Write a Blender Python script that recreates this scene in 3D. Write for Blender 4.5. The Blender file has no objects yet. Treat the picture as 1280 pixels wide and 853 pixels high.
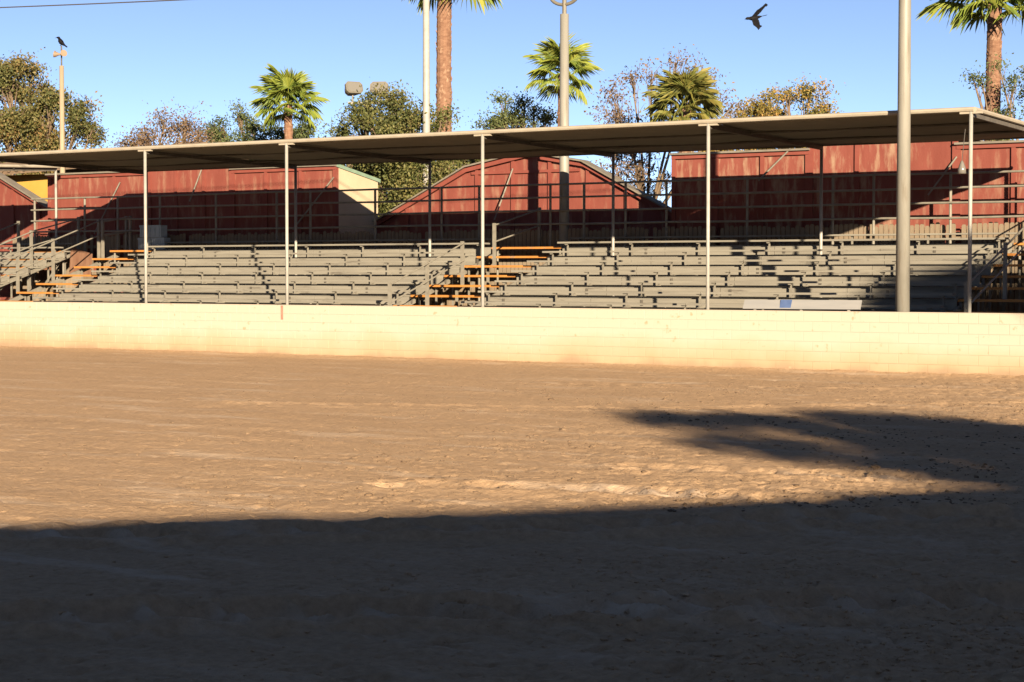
import bpy, bmesh, math, random
import numpy as np
from mathutils import Vector, Matrix, noise as mnoise

scene = bpy.context.scene
COL = scene.collection

# ------------------------------------------------------------------ camera
F_PX, YAW, PITCH, EYE = 2347.4, 0.5563, 0.0367, 2.0
cam_d = bpy.data.cameras.new('camera'); cam = bpy.data.objects.new('camera', cam_d); COL.objects.link(cam)
cam.location = (0, 0, EYE); cam.rotation_euler = (math.pi/2 - PITCH, 0, YAW)
cam_d.sensor_width = 36; cam_d.lens = F_PX/1280*36; cam_d.clip_end = 3000; cam_d.clip_start = 0.1
scene.camera = cam

# ------------------------------------------------------------------ light
SUN_EL = math.radians(14.5); TAN_EL = math.tan(SUN_EL)
SUN_AZ = Vector((1, -1, 0)).normalized()            # horizontal direction towards the sun
w = bpy.data.worlds.new('World'); scene.world = w; w.use_nodes = True
nt = w.node_tree; bg = nt.nodes['Background']
sky = nt.nodes.new('ShaderNodeTexSky'); sky.sky_type = 'NISHITA'; sky.sun_disc = False
sky.sun_elevation = SUN_EL; sky.sun_rotation = math.radians(135)
sky.air_density = 0.325; sky.dust_density = 0.25; sky.ozone_density = 0.0; sky.altitude = 1500
nt.links.new(sky.outputs[0], bg.inputs[0]); bg.inputs[1].default_value = 0.05
sun_d = bpy.data.lights.new('sun', 'SUN'); sun_d.energy = 5.0; sun_d.angle = math.radians(0.5); sun_d.color = (1.0, 0.80, 0.56)
sun = bpy.data.objects.new('sun', sun_d); COL.objects.link(sun)
sd = Vector((SUN_AZ.x*math.cos(SUN_EL), SUN_AZ.y*math.cos(SUN_EL), math.sin(SUN_EL)))
sun.rotation_euler = sd.to_track_quat('Z', 'Y').to_euler(); sun.location = (30, -30, 30)
vs = scene.view_settings; vs.view_transform = 'Standard'; vs.look = 'None'; vs.exposure = 1.95; vs.gamma = 1.0
scene.cycles.max_bounces = 6

# ------------------------------------------------------------------ pixel -> place helpers
_a = np.array([-math.sin(YAW), math.cos(YAW), 0]); _r = np.array([math.cos(YAW), math.sin(YAW), 0])
_fw = _a*math.cos(PITCH) + np.array([0, 0, -math.sin(PITCH)]); _up = _a*math.sin(PITCH) + np.array([0, 0, math.cos(PITCH)])
_C = np.array([0, 0, EYE])
def ray(x, y): return _fw + _r*(x-640)/F_PX + _up*(426.5-y)/F_PX
def atY(x, y, Y): d = ray(x, y); return Vector(_C + d*(Y/d[1]))
def atZ(x, y, Z=0.): d = ray(x, y); return Vector(_C + d*((Z-EYE)/d[2]))
def atD(x, y, D): return Vector(_C + ray(x, y)*D)
def pix(p):
    q = np.array(p, float)-_C; D = q@_fw; return 640+F_PX*(q@_r)/D, 426.5-F_PX*(q@_up)/D, D

# ------------------------------------------------------------------ materials
MATS = {}
ALB = .71            # one factor on all base colours, balancing the exposure
def mat(name, c1, c2=None, scale=3., rough=.8, bump=0., bscale=None, metal=0., stretch=(1, 1, 1), detail=6, contrast=(.35, .65), c3=None, s3=(1, 1, 1), k3=(.55, .7), spec=.3, coord='Object'):
    if name in MATS: return MATS[name]
    c1, c2, c3 = [c and tuple(v*ALB for v in c) for c in (c1, c2, c3)]
    m = bpy.data.materials.new(name); m.use_nodes = True; N = m.node_tree.nodes; L = m.node_tree.links
    b = N['Principled BSDF']; b.inputs['Roughness'].default_value = rough; b.inputs['Metallic'].default_value = metal
    b.inputs['Specular IOR Level'].default_value = spec
    tc = N.new('ShaderNodeTexCoord')
    def nz(sc, st, det=detail):
        mp = N.new('ShaderNodeMapping'); mp.inputs['Scale'].default_value = st; L.new(tc.outputs[coord], mp.inputs[0])
        n = N.new('ShaderNodeTexNoise'); n.inputs['Scale'].default_value = sc; n.inputs['Detail'].default_value = det; n.inputs['Roughness'].default_value = .62
        L.new(mp.outputs[0], n.inputs['Vector']); return n
    col = None
    if c2:
        n = nz(scale, stretch); r = N.new('ShaderNodeValToRGB')
        r.color_ramp.elements[0].position = contrast[0]; r.color_ramp.elements[1].position = contrast[1]
        r.color_ramp.elements[0].color = (*c1, 1); r.color_ramp.elements[1].color = (*c2, 1)
        L.new(n.outputs['Fac'], r.inputs[0]); col = r.outputs[0]
        if c3:
            n3 = nz(1., s3); r3 = N.new('ShaderNodeValToRGB'); r3.color_ramp.elements[0].position = k3[0]; r3.color_ramp.elements[1].position = k3[1]
            L.new(n3.outputs['Fac'], r3.inputs[0]); mx = N.new('ShaderNodeMix'); mx.data_type = 'RGBA'
            L.new(r3.outputs[0], mx.inputs[0]); L.new(col, mx.inputs[6]); mx.inputs[7].default_value = (*c3, 1); col = mx.outputs[2]
        L.new(col, b.inputs['Base Color'])
    else: b.inputs['Base Color'].default_value = (*c1, 1)
    if bump:
        n = nz(bscale or scale*4, (1, 1, 1)); bp = N.new('ShaderNodeBump'); bp.inputs['Strength'].default_value = bump; bp.inputs['Distance'].default_value = .02
        L.new(n.outputs['Fac'], bp.inputs['Height']); L.new(bp.outputs[0], b.inputs['Normal'])
    MATS[name] = m; return m

M_ALU   = mat('bleacher_board', (.175, .166, .142), (.23, .22, .187), 1.5, .6, .1, 30, stretch=(.4, 3, 6), c3=(.11, .10, .085), s3=(1.2, 5, 9), k3=(.58, .72))
M_STEEL = mat('galvanised_tube', (.165, .155, .13), (.215, .205, .175), 6, .55, metal=.0, c3=(.12, .10, .08), s3=(9, 9, 3), k3=(.62, .75))
M_DARKST= mat('dull_steel', (.07, .065, .055), (.11, .10, .085), 8, .6)
M_ORANGE= mat('orange_paint', (.37, .155, .035), (.44, .19, .045), 5, .6, c3=(.22, .17, .11), s3=(7, 7, 7), k3=(.6, .7))
M_FABRIC= mat('shade_cloth', (.20, .19, .155), (.235, .22, .18), 2, .95, .15, 60, stretch=(1, 1, 1))
M_LIP   = mat('canopy_edge', (.30, .27, .215), (.35, .315, .255), 4, .6)
M_POST  = mat('pale_pipe', (.26, .255, .235), (.32, .312, .29), 5, .5, c3=(.4, .3, .2), s3=(12, 12, 2), k3=(.66, .76))
M_RED   = mat('red_barn_paint', (.160, .040, .029), (.195, .054, .040), 1.2, .8, .2, 25, stretch=(3, 3, .6), c3=(.27, .16, .11), s3=(4.5, 4.5, 1.1), k3=(.51, .78))
M_REDW  = mat('red_worn_paint', (.165, .042, .031), (.2, .058, .043), 1.2, .85, .2, 25, stretch=(3, 3, .6), c3=(.29, .19, .13), s3=(5.5, 5.5, 1.3), k3=(.47, .68))
M_REDT  = mat('red_trim', (.168, .041, .03), (.2, .054, .04), 2, .75, c3=(.25, .16, .11), s3=(4, 4, 2), k3=(.66, .78))
M_CREAM = mat('cream_stucco', (.40, .325, .225), (.45, .37, .26), 1.5, .9, .1, 40)
M_YELL  = mat('yellow_stucco', (.40, .24, .045), (.44, .28, .06), 1.2, .9, .1, 40)
M_TILE  = mat('brown_roof', (.14, .095, .06), (.21, .155, .11), 6, .9, .3)
M_GREEN = mat('green_trim', (.15, .23, .17), (.19, .27, .2), 4, .6)
M_ROOFM = mat('metal_roof', (.15, .135, .11), (.2, .18, .15), 3, .6)
M_PICK  = mat('grey_picket_wood', (.17, .135, .095), (.225, .18, .13), 2, .9, .3, 30, stretch=(6, 6, .8))
M_WOOD  = mat('weathered_plywood', (.11, .05, .028), (.17, .095, .06), 2, .9, .2, 20, stretch=(4, 4, .8))
M_POLE  = mat('painted_steel_pole', (.20, .195, .172), (.24, .235, .208), 2, .5, stretch=(3, 3, .5), c3=(.15, .13, .10), s3=(9, 9, .9), k3=(.55, .75))
M_WPOLE = mat('timber_pole', (.25, .20, .135), (.31, .26, .18), 2, .8, stretch=(8, 8, .6))
M_LAMP  = mat('lamp_housing', (.12, .112, .09), (.16, .148, .12), 4, .5)
M_GLASS = mat('lamp_glass', (.16, .155, .14), rough=.2, spec=.7)
M_HORN  = mat('horn_speaker', (.2, .15, .10), (.24, .18, .13), 5, .6)
M_BLACK = mat('black_feather', (.004, .004, .006), (.010, .009, .010), 20, .7, spec=.08)
M_BENCH = mat('bench_panel', (.23, .235, .24), (.27, .27, .27), 2, .5, stretch=(.5, 3, 3))
M_BLUE  = mat('blue_sticker', (.06, .10, .22), (.08, .125, .26), 8, .5)
M_CRATE = mat('pale_blue_plastic', (.25, .31, .36), (.32, .38, .42), 6, .4)
M_WIRE  = mat('cable', (.06, .055, .05), rough=.6)
M_BARK  = mat('bark', (.12, .085, .055), (.21, .155, .105), 5, .95, .5, 20, stretch=(3, 3, .7))
M_PTRUNK= mat('palm_trunk', (.14, .072, .045), (.225, .13, .085), 6, .95, .5, 30, stretch=(1, 1, 2))
M_PBASE = mat('palm_leaf_base', (.17, .095, .06), (.34, .22, .15), 9, .95, .4, 30)
M_CONC  = mat('grandstand_concrete', (.30, .27, .22), (.38, .34, .28), 1, .9)
M_PINK  = mat('red_chalk', (.42, .13, .10), (.5, .2, .15), 20, .9)

def foliage_mat(name, cols, rough=.6, k_=.72):
    k_ *= ALB*1.25
    m = bpy.data.materials.new(name); m.use_nodes = True; N = m.node_tree.nodes; L = m.node_tree.links
    b = N['Principled BSDF']; b.inputs['Roughness'].default_value = rough; b.inputs['Specular IOR Level'].default_value = .25
    at = N.new('ShaderNodeAttribute'); at.attribute_name = 'tint'
    r = N.new('ShaderNodeValToRGB'); e = r.color_ramp.elements
    e[0].position = 0; e[0].color = (*[v*k_ for v in cols[0]], 1); e[1].position = 1; e[1].color = (*[v*k_ for v in cols[-1]], 1)
    for k, c in enumerate(cols[1:-1]): q = e.new((k+1)/(len(cols)-1)); q.color = (*[v*k_ for v in c], 1)
    L.new(at.outputs['Fac'], r.inputs[0]); L.new(r.outputs[0], b.inputs['Base Color'])
    tr = N.new('ShaderNodeBsdfTranslucent'); L.new(r.outputs[0], tr.inputs[0]); mx = N.new('ShaderNodeMixShader'); mx.inputs[0].default_value = .2
    out = N['Material Output']; L.new(b.outputs[0], mx.inputs[1]); L.new(tr.outputs[0], mx.inputs[2]); L.new(mx.outputs[0], out.inputs[0])
    return m
F_OLIVE = foliage_mat('leaf_olive', [(.045, .058, .018), (.085, .10, .03), (.13, .13, .042), (.16, .14, .05)], k_=.85)
F_AUT   = foliage_mat('leaf_autumn', [(.05, .062, .02), (.10, .105, .034), (.15, .13, .045), (.21, .135, .055)], k_=.85)
F_GOLD  = foliage_mat('leaf_gold', [(.08, .09, .025), (.17, .14, .035), (.27, .19, .05), (.30, .18, .055)], k_=.9)
F_BROWN = foliage_mat('leaf_dry', [(.12, .075, .045), (.18, .115, .07), (.22, .15, .095), (.15, .13, .06)])
F_GREEN = foliage_mat('leaf_green', [(.04, .06, .022), (.075, .10, .035), (.11, .135, .05), (.14, .15, .06)], k_=.85)
F_PALM  = foliage_mat('palm_leaf', [(.05, .085, .018), (.10, .14, .022), (.17, .19, .03), (.25, .24, .05)], k_=1.15)
F_PALMD = foliage_mat('palm_leaf_dry', [(.07, .10, .022), (.13, .15, .035), (.21, .19, .045), (.27, .20, .06)], k_=.8)

# ------------------------------------------------------------------ mesh helpers
class MB:
    def __init__(s): s.v = []; s.f = []
    def add(s, vs, fs):
        o = len(s.v); s.v += [tuple(q) for q in vs]; s.f += [tuple(i+o for i in f) for f in fs]; return s
    def box(s, x0, x1, y0, y1, z0, z1):
        return s.add([(x, y, z) for z in (z0, z1) for y in (y0, y1) for x in (x0, x1)],
                     [(0, 2, 3, 1), (4, 5, 7, 6), (0, 1, 5, 4), (2, 6, 7, 3), (0, 4, 6, 2), (1, 3, 7, 5)])
    def prism(s, pts, d):            # polygon pts (3D, planar) extruded by vector d
        n = len(pts); d = Vector(d); P = [Vector(p) for p in pts]
        s.add(P+[p+d for p in P], [tuple(range(n))[::-1], tuple(range(n, 2*n))]+[(i, (i+1) % n, n+(i+1) % n, n+i) for i in range(n)]); return s
    def tube(s, pts, rad, n=8, cap=True):
        P = [Vector(p) for p in pts]; R = rad if isinstance(rad, (list, tuple)) else [rad]*len(P)
        o = len(s.v); ref = None
        for i, p in enumerate(P):
            t = (P[min(i+1, len(P)-1)]-P[max(i-1, 0)]).normalized()
            if ref is None: ref = t.orthogonal().normalized()
            ref = (ref - t*ref.dot(t)).normalized(); b = t.cross(ref)
            for k in range(n):
                a = 2*math.pi*k/n; s.v.append(tuple(p + (ref*math.cos(a)+b*math.sin(a))*R[i]))
        for i in range(len(P)-1):
            for k in range(n): s.f.append((o+i*n+k, o+i*n+(k+1) % n, o+(i+1)*n+(k+1) % n, o+(i+1)*n+k))
        if cap: s.f.append(tuple(o+k for k in range(n))[::-1]); s.f.append(tuple(o+(len(P)-1)*n+k for k in range(n)))
        return s
    def beam(s, p, q, wd, ht, up=(0, 0, 1)):     # rectangular bar from p to q
        p, q = Vector(p), Vector(q); t = (q-p).normalized(); u = Vector(up); sx = t.cross(u).normalized(); u = sx.cross(t)
        a, b = sx*wd/2, u*ht/2
        return s.add([p-a-b, p+a-b, p+a+b, p-a+b, q-a-b, q+a-b, q+a+b, q-a+b], [(0, 1, 2, 3), (7, 6, 5, 4), (0, 4, 5, 1), (1, 5, 6, 2), (2, 6, 7, 3), (3, 7, 4, 0)])
    def mesh(s, name, m, smooth=False):
        me = bpy.data.meshes.new(name); me.from_pydata(s.v, [], s.f); me.materials.append(m)
        bm = bmesh.new(); bm.from_mesh(me); bmesh.ops.recalc_face_normals(bm, faces=bm.faces); bm.to_mesh(me); bm.free()
        if smooth: me.shade_smooth()
        return me
    def build(s, name, m, parent=None, smooth=False, loc=None):
        return link(name, s.mesh(name, m, smooth), parent, loc)
def link(name, me, parent=None, loc=None, rz=0.):
    o = bpy.data.objects.new(name, me); COL.objects.link(o)
    if parent: o.parent = parent
    if loc is not None: o.location = loc
    if rz: o.rotation_euler.z = rz
    return o
def tag(o, label=None, cat=None, group=None, kind=None):
    if label: o['label'] = label
    if cat: o['category'] = cat
    if group: o['group'] = group
    if kind: o['kind'] = kind
    return o
def thing(name, label, cat, loc=(0, 0, 0), group=None):
    return tag(link(name, None, loc=loc), label, cat, group)
def copy_tree(o, loc, label=None, parent=None):
    c = o.copy(); COL.objects.link(c); c.parent = parent
    if loc is not None: c.location = loc
    if label: c['label'] = label
    for ch in list(o.children): copy_tree(ch, None, None, c)
    return c

# ------------------------------------------------------------------ numpy noise
def vnoise(x, y, seed=0):
    xi = np.floor(x).astype(np.int64); yi = np.floor(y).astype(np.int64); fx = x-xi; fy = y-yi
    fx = fx*fx*(3-2*fx); fy = fy*fy*(3-2*fy)
    def h(a, b):
        n = (a*374761393 + b*668265263 + seed*1442695041) & 0x7fffffff
        n = ((n ^ (n >> 13))*1274126177) & 0x7fffffff
        return ((n ^ (n >> 16)) & 0xffff)/65535.
    return (h(xi, yi)*(1-fx)+h(xi+1, yi)*fx)*(1-fy)+(h(xi, yi+1)*(1-fx)+h(xi+1, yi+1)*fx)*fy
def fbm(x, y, o=4, seed=0):
    s = 0; a = .5
    for k in range(o): s = s+a*(vnoise(x*2**k+17.3*k, y*2**k-9.1*k, seed+k)-.5); a *= .52
    return s
def seg_dist(x, y, pts):
    best = np.full(x.shape, 1e9); along = np.zeros(x.shape); side = np.zeros(x.shape); acc = 0.
    for (ax, ay), (bx, by) in zip(pts[:-1], pts[1:]):
        dx, dy = bx-ax, by-ay; l = math.hypot(dx, dy); t = np.clip(((x-ax)*dx+(y-ay)*dy)/l**2, 0, 1)
        ex, ey = x-ax-t*dx, y-ay-t*dy; d = np.hypot(ex, ey); q = d < best
        best = np.where(q, d, best); along = np.where(q, acc+t*l, along); side = np.where(q, np.sign(dx*ey-dy*ex), side); acc += l
    return best, along, side

# ------------------------------------------------------------------ ground
WALL_Y = 35.25
def gp(px): return [tuple(atZ(*p)[:2]) for p in px]
TRACKS = [gp([(-250, 790), (0, 778), (420, 772), (800, 768), (1100, 758), (1500, 752)]),
          gp([(60, 672), (400, 668), (700, 664), (1000, 652), (1280, 650), (1600, 645)]),
          gp([(500, 605), (760, 612), (1000, 628), (1300, 640), (1500, 650)]),
          gp([(800, 585), (1010, 592), (1300, 600)]),
          gp([(300, 505), (800, 512), (1000, 508), (1300, 505)]),
          gp([(700, 480), (1000, 486), (1400, 490)])]
def ground_h(X, Y):
    rough = np.clip((X*.55+Y*.12+6.0)/7., .12, 1.)                      # rougher, clodded towards the near right side
    rough = np.clip(rough+.5*fbm(X*.25, Y*.25, 2, 50), .1, 1.2); rough = rough+.55*np.clip(rough-.55, 0, 1)
    z = .030*fbm(X*.35, Y*.35, 3, 1)+.02*fbm(X*.8, Y*2.2, 3, 7)
    z += (.014+.040*rough)*fbm(X*3.1, Y*3.4, 4, 3)
    z += (.008+.060*rough)*np.maximum(fbm(X*9.5, Y*9.5, 3, 11), -.05) + (.004+.022*rough)*fbm(X*23, Y*23, 2, 15)
    z += .010*rough*np.sin((Y+.25*fbm(X*.5, Y*.5, 2, 5)*4)*2*math.pi/.42)*(.5+fbm(X*.9, Y*.9, 2, 9))
    for k, t in enumerate(TRACKS):
        d, al, sd_ = seg_dist(X, Y, t); amp = (1.15, 1.1, .36, .32, .2, .16)[k]
        m = np.exp(-(d/.26)**4)
        lug = np.maximum(0, np.sin(2*math.pi*(al/.46 + sd_*d*1.3)+3*fbm(X*1.1, Y*1.1, 2, 61)))**1.5*(.6+1.6*np.abs(fbm(X*2.3, Y*2.3, 2, 63)))
        z += amp*(-.085*m + .15*m*lug + .055*np.exp(-((d-.38)/.12)**2)*(1+1.5*fbm(X*4, Y*4, 2, 21)))
    z -= (.006+.030*rough)*np.clip((fbm(X*7.5, Y*7.5, 3, 91)-.16)/.10, 0, 1)            # hoof and drag marks
    z += .006*np.sin(2*math.pi*(Y*.97+X*.05+.6*fbm(X*.4, Y*.4, 2, 95))/.9)*(.4+fbm(X*.3, Y*.8, 2, 97))
    bank = np.clip((Y-(WALL_Y-1.1))/1.1, 0, 1)
    z += .045*bank**2*(1+.8*fbm(X*1.3, Y*1.3, 3, 31))                      # dirt thrown up against the wall
    return z
def grid_mesh(name, U, V, m, org, rot=0.):
    uu, vv = np.meshgrid(U, V); c, s = math.cos(rot), math.sin(rot)
    X = org[0]+uu*c-vv*s; Y = org[1]+uu*s+vv*c
    Z = ground_h(X, Y)
    co = np.stack([X, Y, Z], -1).reshape(-1, 3).astype(np.float32); nu, nv = len(U), len(V)
    i = (np.arange(nv-1)[:, None]*nu+np.arange(nu-1)[None]).ravel(); F = np.stack([i, i+1, i+nu+1, i+nu], -1).astype(np.int32)
    me = bpy.data.meshes.new(name); me.vertices.add(len(co)); me.vertices.foreach_set('co', co.ravel())
    me.loops.add(F.size); me.loops.foreach_set('vertex_index', F.ravel()); me.polygons.add(len(F))
    me.polygons.foreach_set('loop_start', np.arange(0, F.size, 4, dtype=np.int32)); me.update(calc_edges=True); me.validate()
    trk = np.zeros(X.shape)
    for k in (0, 1, 2, 3):
        d, al, sd_ = seg_dist(X, Y, TRACKS[k]); trk = np.maximum(trk, (1., .8, .25, .2)[k]*np.exp(-((d-.05)/.17)**4)*np.clip(.55+2.2*fbm(al*2.2, sd_*d*5, 3, 41+k)+1.2*fbm(X*9, Y*9, 2, 45), 0, 1))
    at = me.attributes.new('track', 'FLOAT', 'POINT'); at.data.foreach_set('value', trk.ravel().astype(np.float32))
    me.materials.append(m); me.shade_smooth(); return me

def dirt_material():
    m = bpy.data.materials.new('arena_dirt'); m.use_nodes = True; N = m.node_tree.nodes; L = m.node_tree.links
    b = N['Principled BSDF']; b.inputs['Roughness'].default_value = .95; b.inputs['Specular IOR Level'].default_value = .12
    tc = N.new('ShaderNodeTexCoord')
    def nz(sc, det, st=(1, 1, 1)):
        mp = N.new('ShaderNodeMapping'); mp.inputs['Scale'].default_value = st; L.new(tc.outputs['Object'], mp.inputs[0])
        n = N.new('ShaderNodeTexNoise'); n.inputs['Scale'].default_value = sc; n.inputs['Detail'].default_value = det; n.inputs['Roughness'].default_value = .65
        L.new(mp.outputs[0], n.inputs['Vector']); return n.outputs['Fac']
    def ramp(f, a, b_, c1, c2):
        r = N.new('ShaderNodeValToRGB'); r.color_ramp.elements[0].position = a; r.color_ramp.elements[1].position = b_
        r.color_ramp.elements[0].color = (*c1, 1); r.color_ramp.elements[1].color = (*c2, 1); L.new(f, r.inputs[0]); return r.outputs[0]
    def mix(f, a, c):
        x = N.new('ShaderNodeMix'); x.data_type = 'RGBA'; L.new(f, x.inputs[0]); L.new(a, x.inputs[6]); L.new(c, x.inputs[7]); return x.outputs[2]
    base = ramp(nz(.5, 8, (.5, 1.6, 1)), .3, .7, (0.275, 0.184, 0.108), (0.379, 0.261, 0.158))
    fine = ramp(nz(14, 9), .32, .68, (0.228, 0.150, 0.087), (0.441, 0.306, 0.190))
    mx = N.new('ShaderNodeMix'); mx.data_type = 'RGBA'; mx.inputs[0].default_value = .55; L.new(base, mx.inputs[6]); L.new(fine, mx.inputs[7])
    mpr = N.new('ShaderNodeMapping'); mpr.inputs['Rotation'].default_value = (0, 0, -.60); mpr.inputs['Scale'].default_value = (.55, 2.6, 1); L.new(tc.outputs['Object'], mpr.inputs[0])
    npz = N.new('ShaderNodeTexNoise'); npz.inputs['Scale'].default_value = .55; npz.inputs['Detail'].default_value = 9; npz.inputs['Roughness'].default_value = .7; L.new(mpr.outputs[0], npz.inputs['Vector'])
    pale = ramp(npz.outputs['Fac'], .53, .70, (0, 0, 0), (.8, .8, .8))       # dry, compacted pale streaks
    pc = N.new('ShaderNodeRGB'); pc.outputs[0].default_value = (.435, .345, .26, 1)
    at = N.new('ShaderNodeAttribute'); at.attribute_name = 'track'; tm = N.new('ShaderNodeMath'); tm.operation = 'MULTIPLY_ADD'; L.new(at.outputs['Fac'], tm.inputs[0]); tm.inputs[1].default_value = .75; L.new(pale, tm.inputs[2]); tm.use_clamp = True
    c = mix(tm.outputs[0], mx.outputs[2], pc.outputs[0]); L.new(c, b.inputs['Base Color'])
    bp = N.new('ShaderNodeBump'); bp.inputs['Strength'].default_value = .6; bp.inputs['Distance'].default_value = .025
    av = N.new('ShaderNodeMath'); av.operation = 'MULTIPLY_ADD'; L.new(nz(11, 5), av.inputs[0]); av.inputs[1].default_value = 1.6; L.new(nz(45, 5), av.inputs[2]); L.new(av.outputs[0], bp.inputs['Height']); L.new(bp.outputs[0], b.inputs['Normal'])
    return m
M_DIRT = dirt_material()
M_CLOD = mat('dark_clod', (.13, .087, .053), (.20, .137, .085), 1.1, .95, .3, 40)
g = MB(); g.add([(-900, -900, -.12), (900, -900, -.12), (900, 900, -.12), (-900, 900, -.12)], [(0, 1, 2, 3)])
tag(g.build('ground', M_DIRT), kind='structure')
# arena surface: finer where the relief can be made out
V = [5.0]
while V[-1] < 53: V.append(V[-1]+.016*(V[-1]/8.)**1.35)
U = np.linspace(-17.5, 14, 1120)
tag(link('arena_dirt', grid_mesh('arena_dirt', U, np.array(V), M_DIRT, (0, 0), YAW)), kind='structure')

# loose clods of earth: crumbs darker than the ground over the raked band, dry lumps near the viewpoint
def clods(name, label, m, count, py0, py1, smin, sexp, smax, seed):
    rng = np.random.default_rng(seed); bm0 = bmesh.new(); bmesh.ops.create_icosphere(bm0, subdivisions=1, radius=1)
    bv = np.array([v.co[:] for v in bm0.verts]); bf = np.array([[v.index for v in f.verts] for f in bm0.faces]); bm0.free()
    P = []
    while len(P) < count:
        px, py = rng.uniform(-60, 1340), rng.uniform(py0, py1); p = atZ(px, py); x, y = p.x, p.y
        if y > WALL_Y-.15: continue
        dens = np.clip((px-150)/850, .04, 1)*np.clip(.5+2.2*float(fbm(np.array([x*.6]), np.array([y*.6]), 3, 77)[0]), .08, 1)
        if rng.uniform() < dens: P.append((x, y))
    P = np.array(P); Z = ground_h(P[:, 0], P[:, 1]); V_ = []; F_ = []
    for i, (x, y) in enumerate(P):
        s = min(smin+rng.exponential(sexp), smax); sc = s*rng.uniform(.6, 1.4, 3)*np.array([1, 1, .6])
        q = bv*(1+rng.uniform(-.3, .3, (len(bv), 1)))*sc; a = rng.uniform(0, 6.28); c, d = math.cos(a), math.sin(a)
        q = np.stack([q[:, 0]*c-q[:, 1]*d, q[:, 0]*d+q[:, 1]*c, q[:, 2]], -1)+np.array([x, y, Z[i]])
        F_.append(bf+len(V_)*len(bv)); V_.append(q)
    V_ = np.concatenate(V_); F_ = np.concatenate(F_)
    me = bpy.data.meshes.new(name); me.from_pydata(V_.tolist(), [], F_.tolist()); me.materials.append(m)
    tag(link(name, me), label, 'dirt', kind='stuff')
clods('dark_clods', 'small dark crumbs of earth over the raked arena dirt', M_CLOD, 3800, 478, 640, .007, .006, .03, 4)
clods('dark_lumps', 'larger dark lumps of turned earth along the ruts', M_CLOD, 260, 500, 640, .016, .010, .045, 6)
clods('dirt_clods', 'dry lumps of earth on the near arena dirt', M_DIRT, 2200, 690, 860, .005, .006, .028, 5)

# ------------------------------------------------------------------ arena wall
def wall_material():
    m = bpy.data.materials.new('whitewashed_block'); m.use_nodes = True; N = m.node_tree.nodes; L = m.node_tree.links
    b = N['Principled BSDF']; b.inputs['Roughness'].default_value = .9; b.inputs['Specular IOR Level'].default_value = .15
    ge = N.new('ShaderNodeNewGeometry'); sp = N.new('ShaderNodeSeparateXYZ'); L.new(ge.outputs['Position'], sp.inputs[0])
    n = N.new('ShaderNodeTexNoise'); n.inputs['Scale'].default_value = .9; n.inputs['Detail'].default_value = 7; L.new(ge.outputs['Position'], n.inputs['Vector'])
    n2 = N.new('ShaderNodeTexNoise'); n2.inputs['Scale'].default_value = 7; n2.inputs['Detail'].default_value = 8; L.new(ge.outputs['Position'], n2.inputs['Vector'])
    ad = N.new('ShaderNodeMath'); ad.operation = 'MULTIPLY_ADD'; L.new(n.outputs['Fac'], ad.inputs[0]); ad.inputs[1].default_value = .7; L.new(sp.outputs['Z'], ad.inputs[2])
    r = N.new('ShaderNodeValToRGB'); e = r.color_ramp.elements
    e[0].position = .36; e[0].color = (.205, .148, .098, 1); e[1].position = 1.2; e[1].color = (.305, .268, .222, 1)
    q = e.new(.50); q.color = (.265, .2, .13, 1); q = e.new(.75); q.color = (.29, .236, .172, 1)
    L.new(ad.outputs[0], r.inputs[0])
    r2 = N.new('ShaderNodeValToRGB'); r2.color_ramp.elements[0].position = .66; r2.color_ramp.elements[1].position = .74
    L.new(n2.outputs['Fac'], r2.inputs[0]); mx = N.new('ShaderNodeMix'); mx.data_type = 'RGBA'; mx.inputs[7].default_value = (.25, .19, .125, 1)
    L.new(r2.outputs[0], mx.inputs[0]); L.new(r.outputs[0], mx.inputs[6]); L.new(mx.outputs[2], b.inputs['Base Color'])
    bp = N.new('ShaderNodeBump'); bp.inputs['Strength'].default_value = .25; bp.inputs['Distance'].default_value = .01; L.new(n2.outputs['Fac'], bp.inputs['Height']); L.new(bp.outputs[0], b.inputs['Normal'])
    return m
M_WALL = wall_material()
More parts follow.
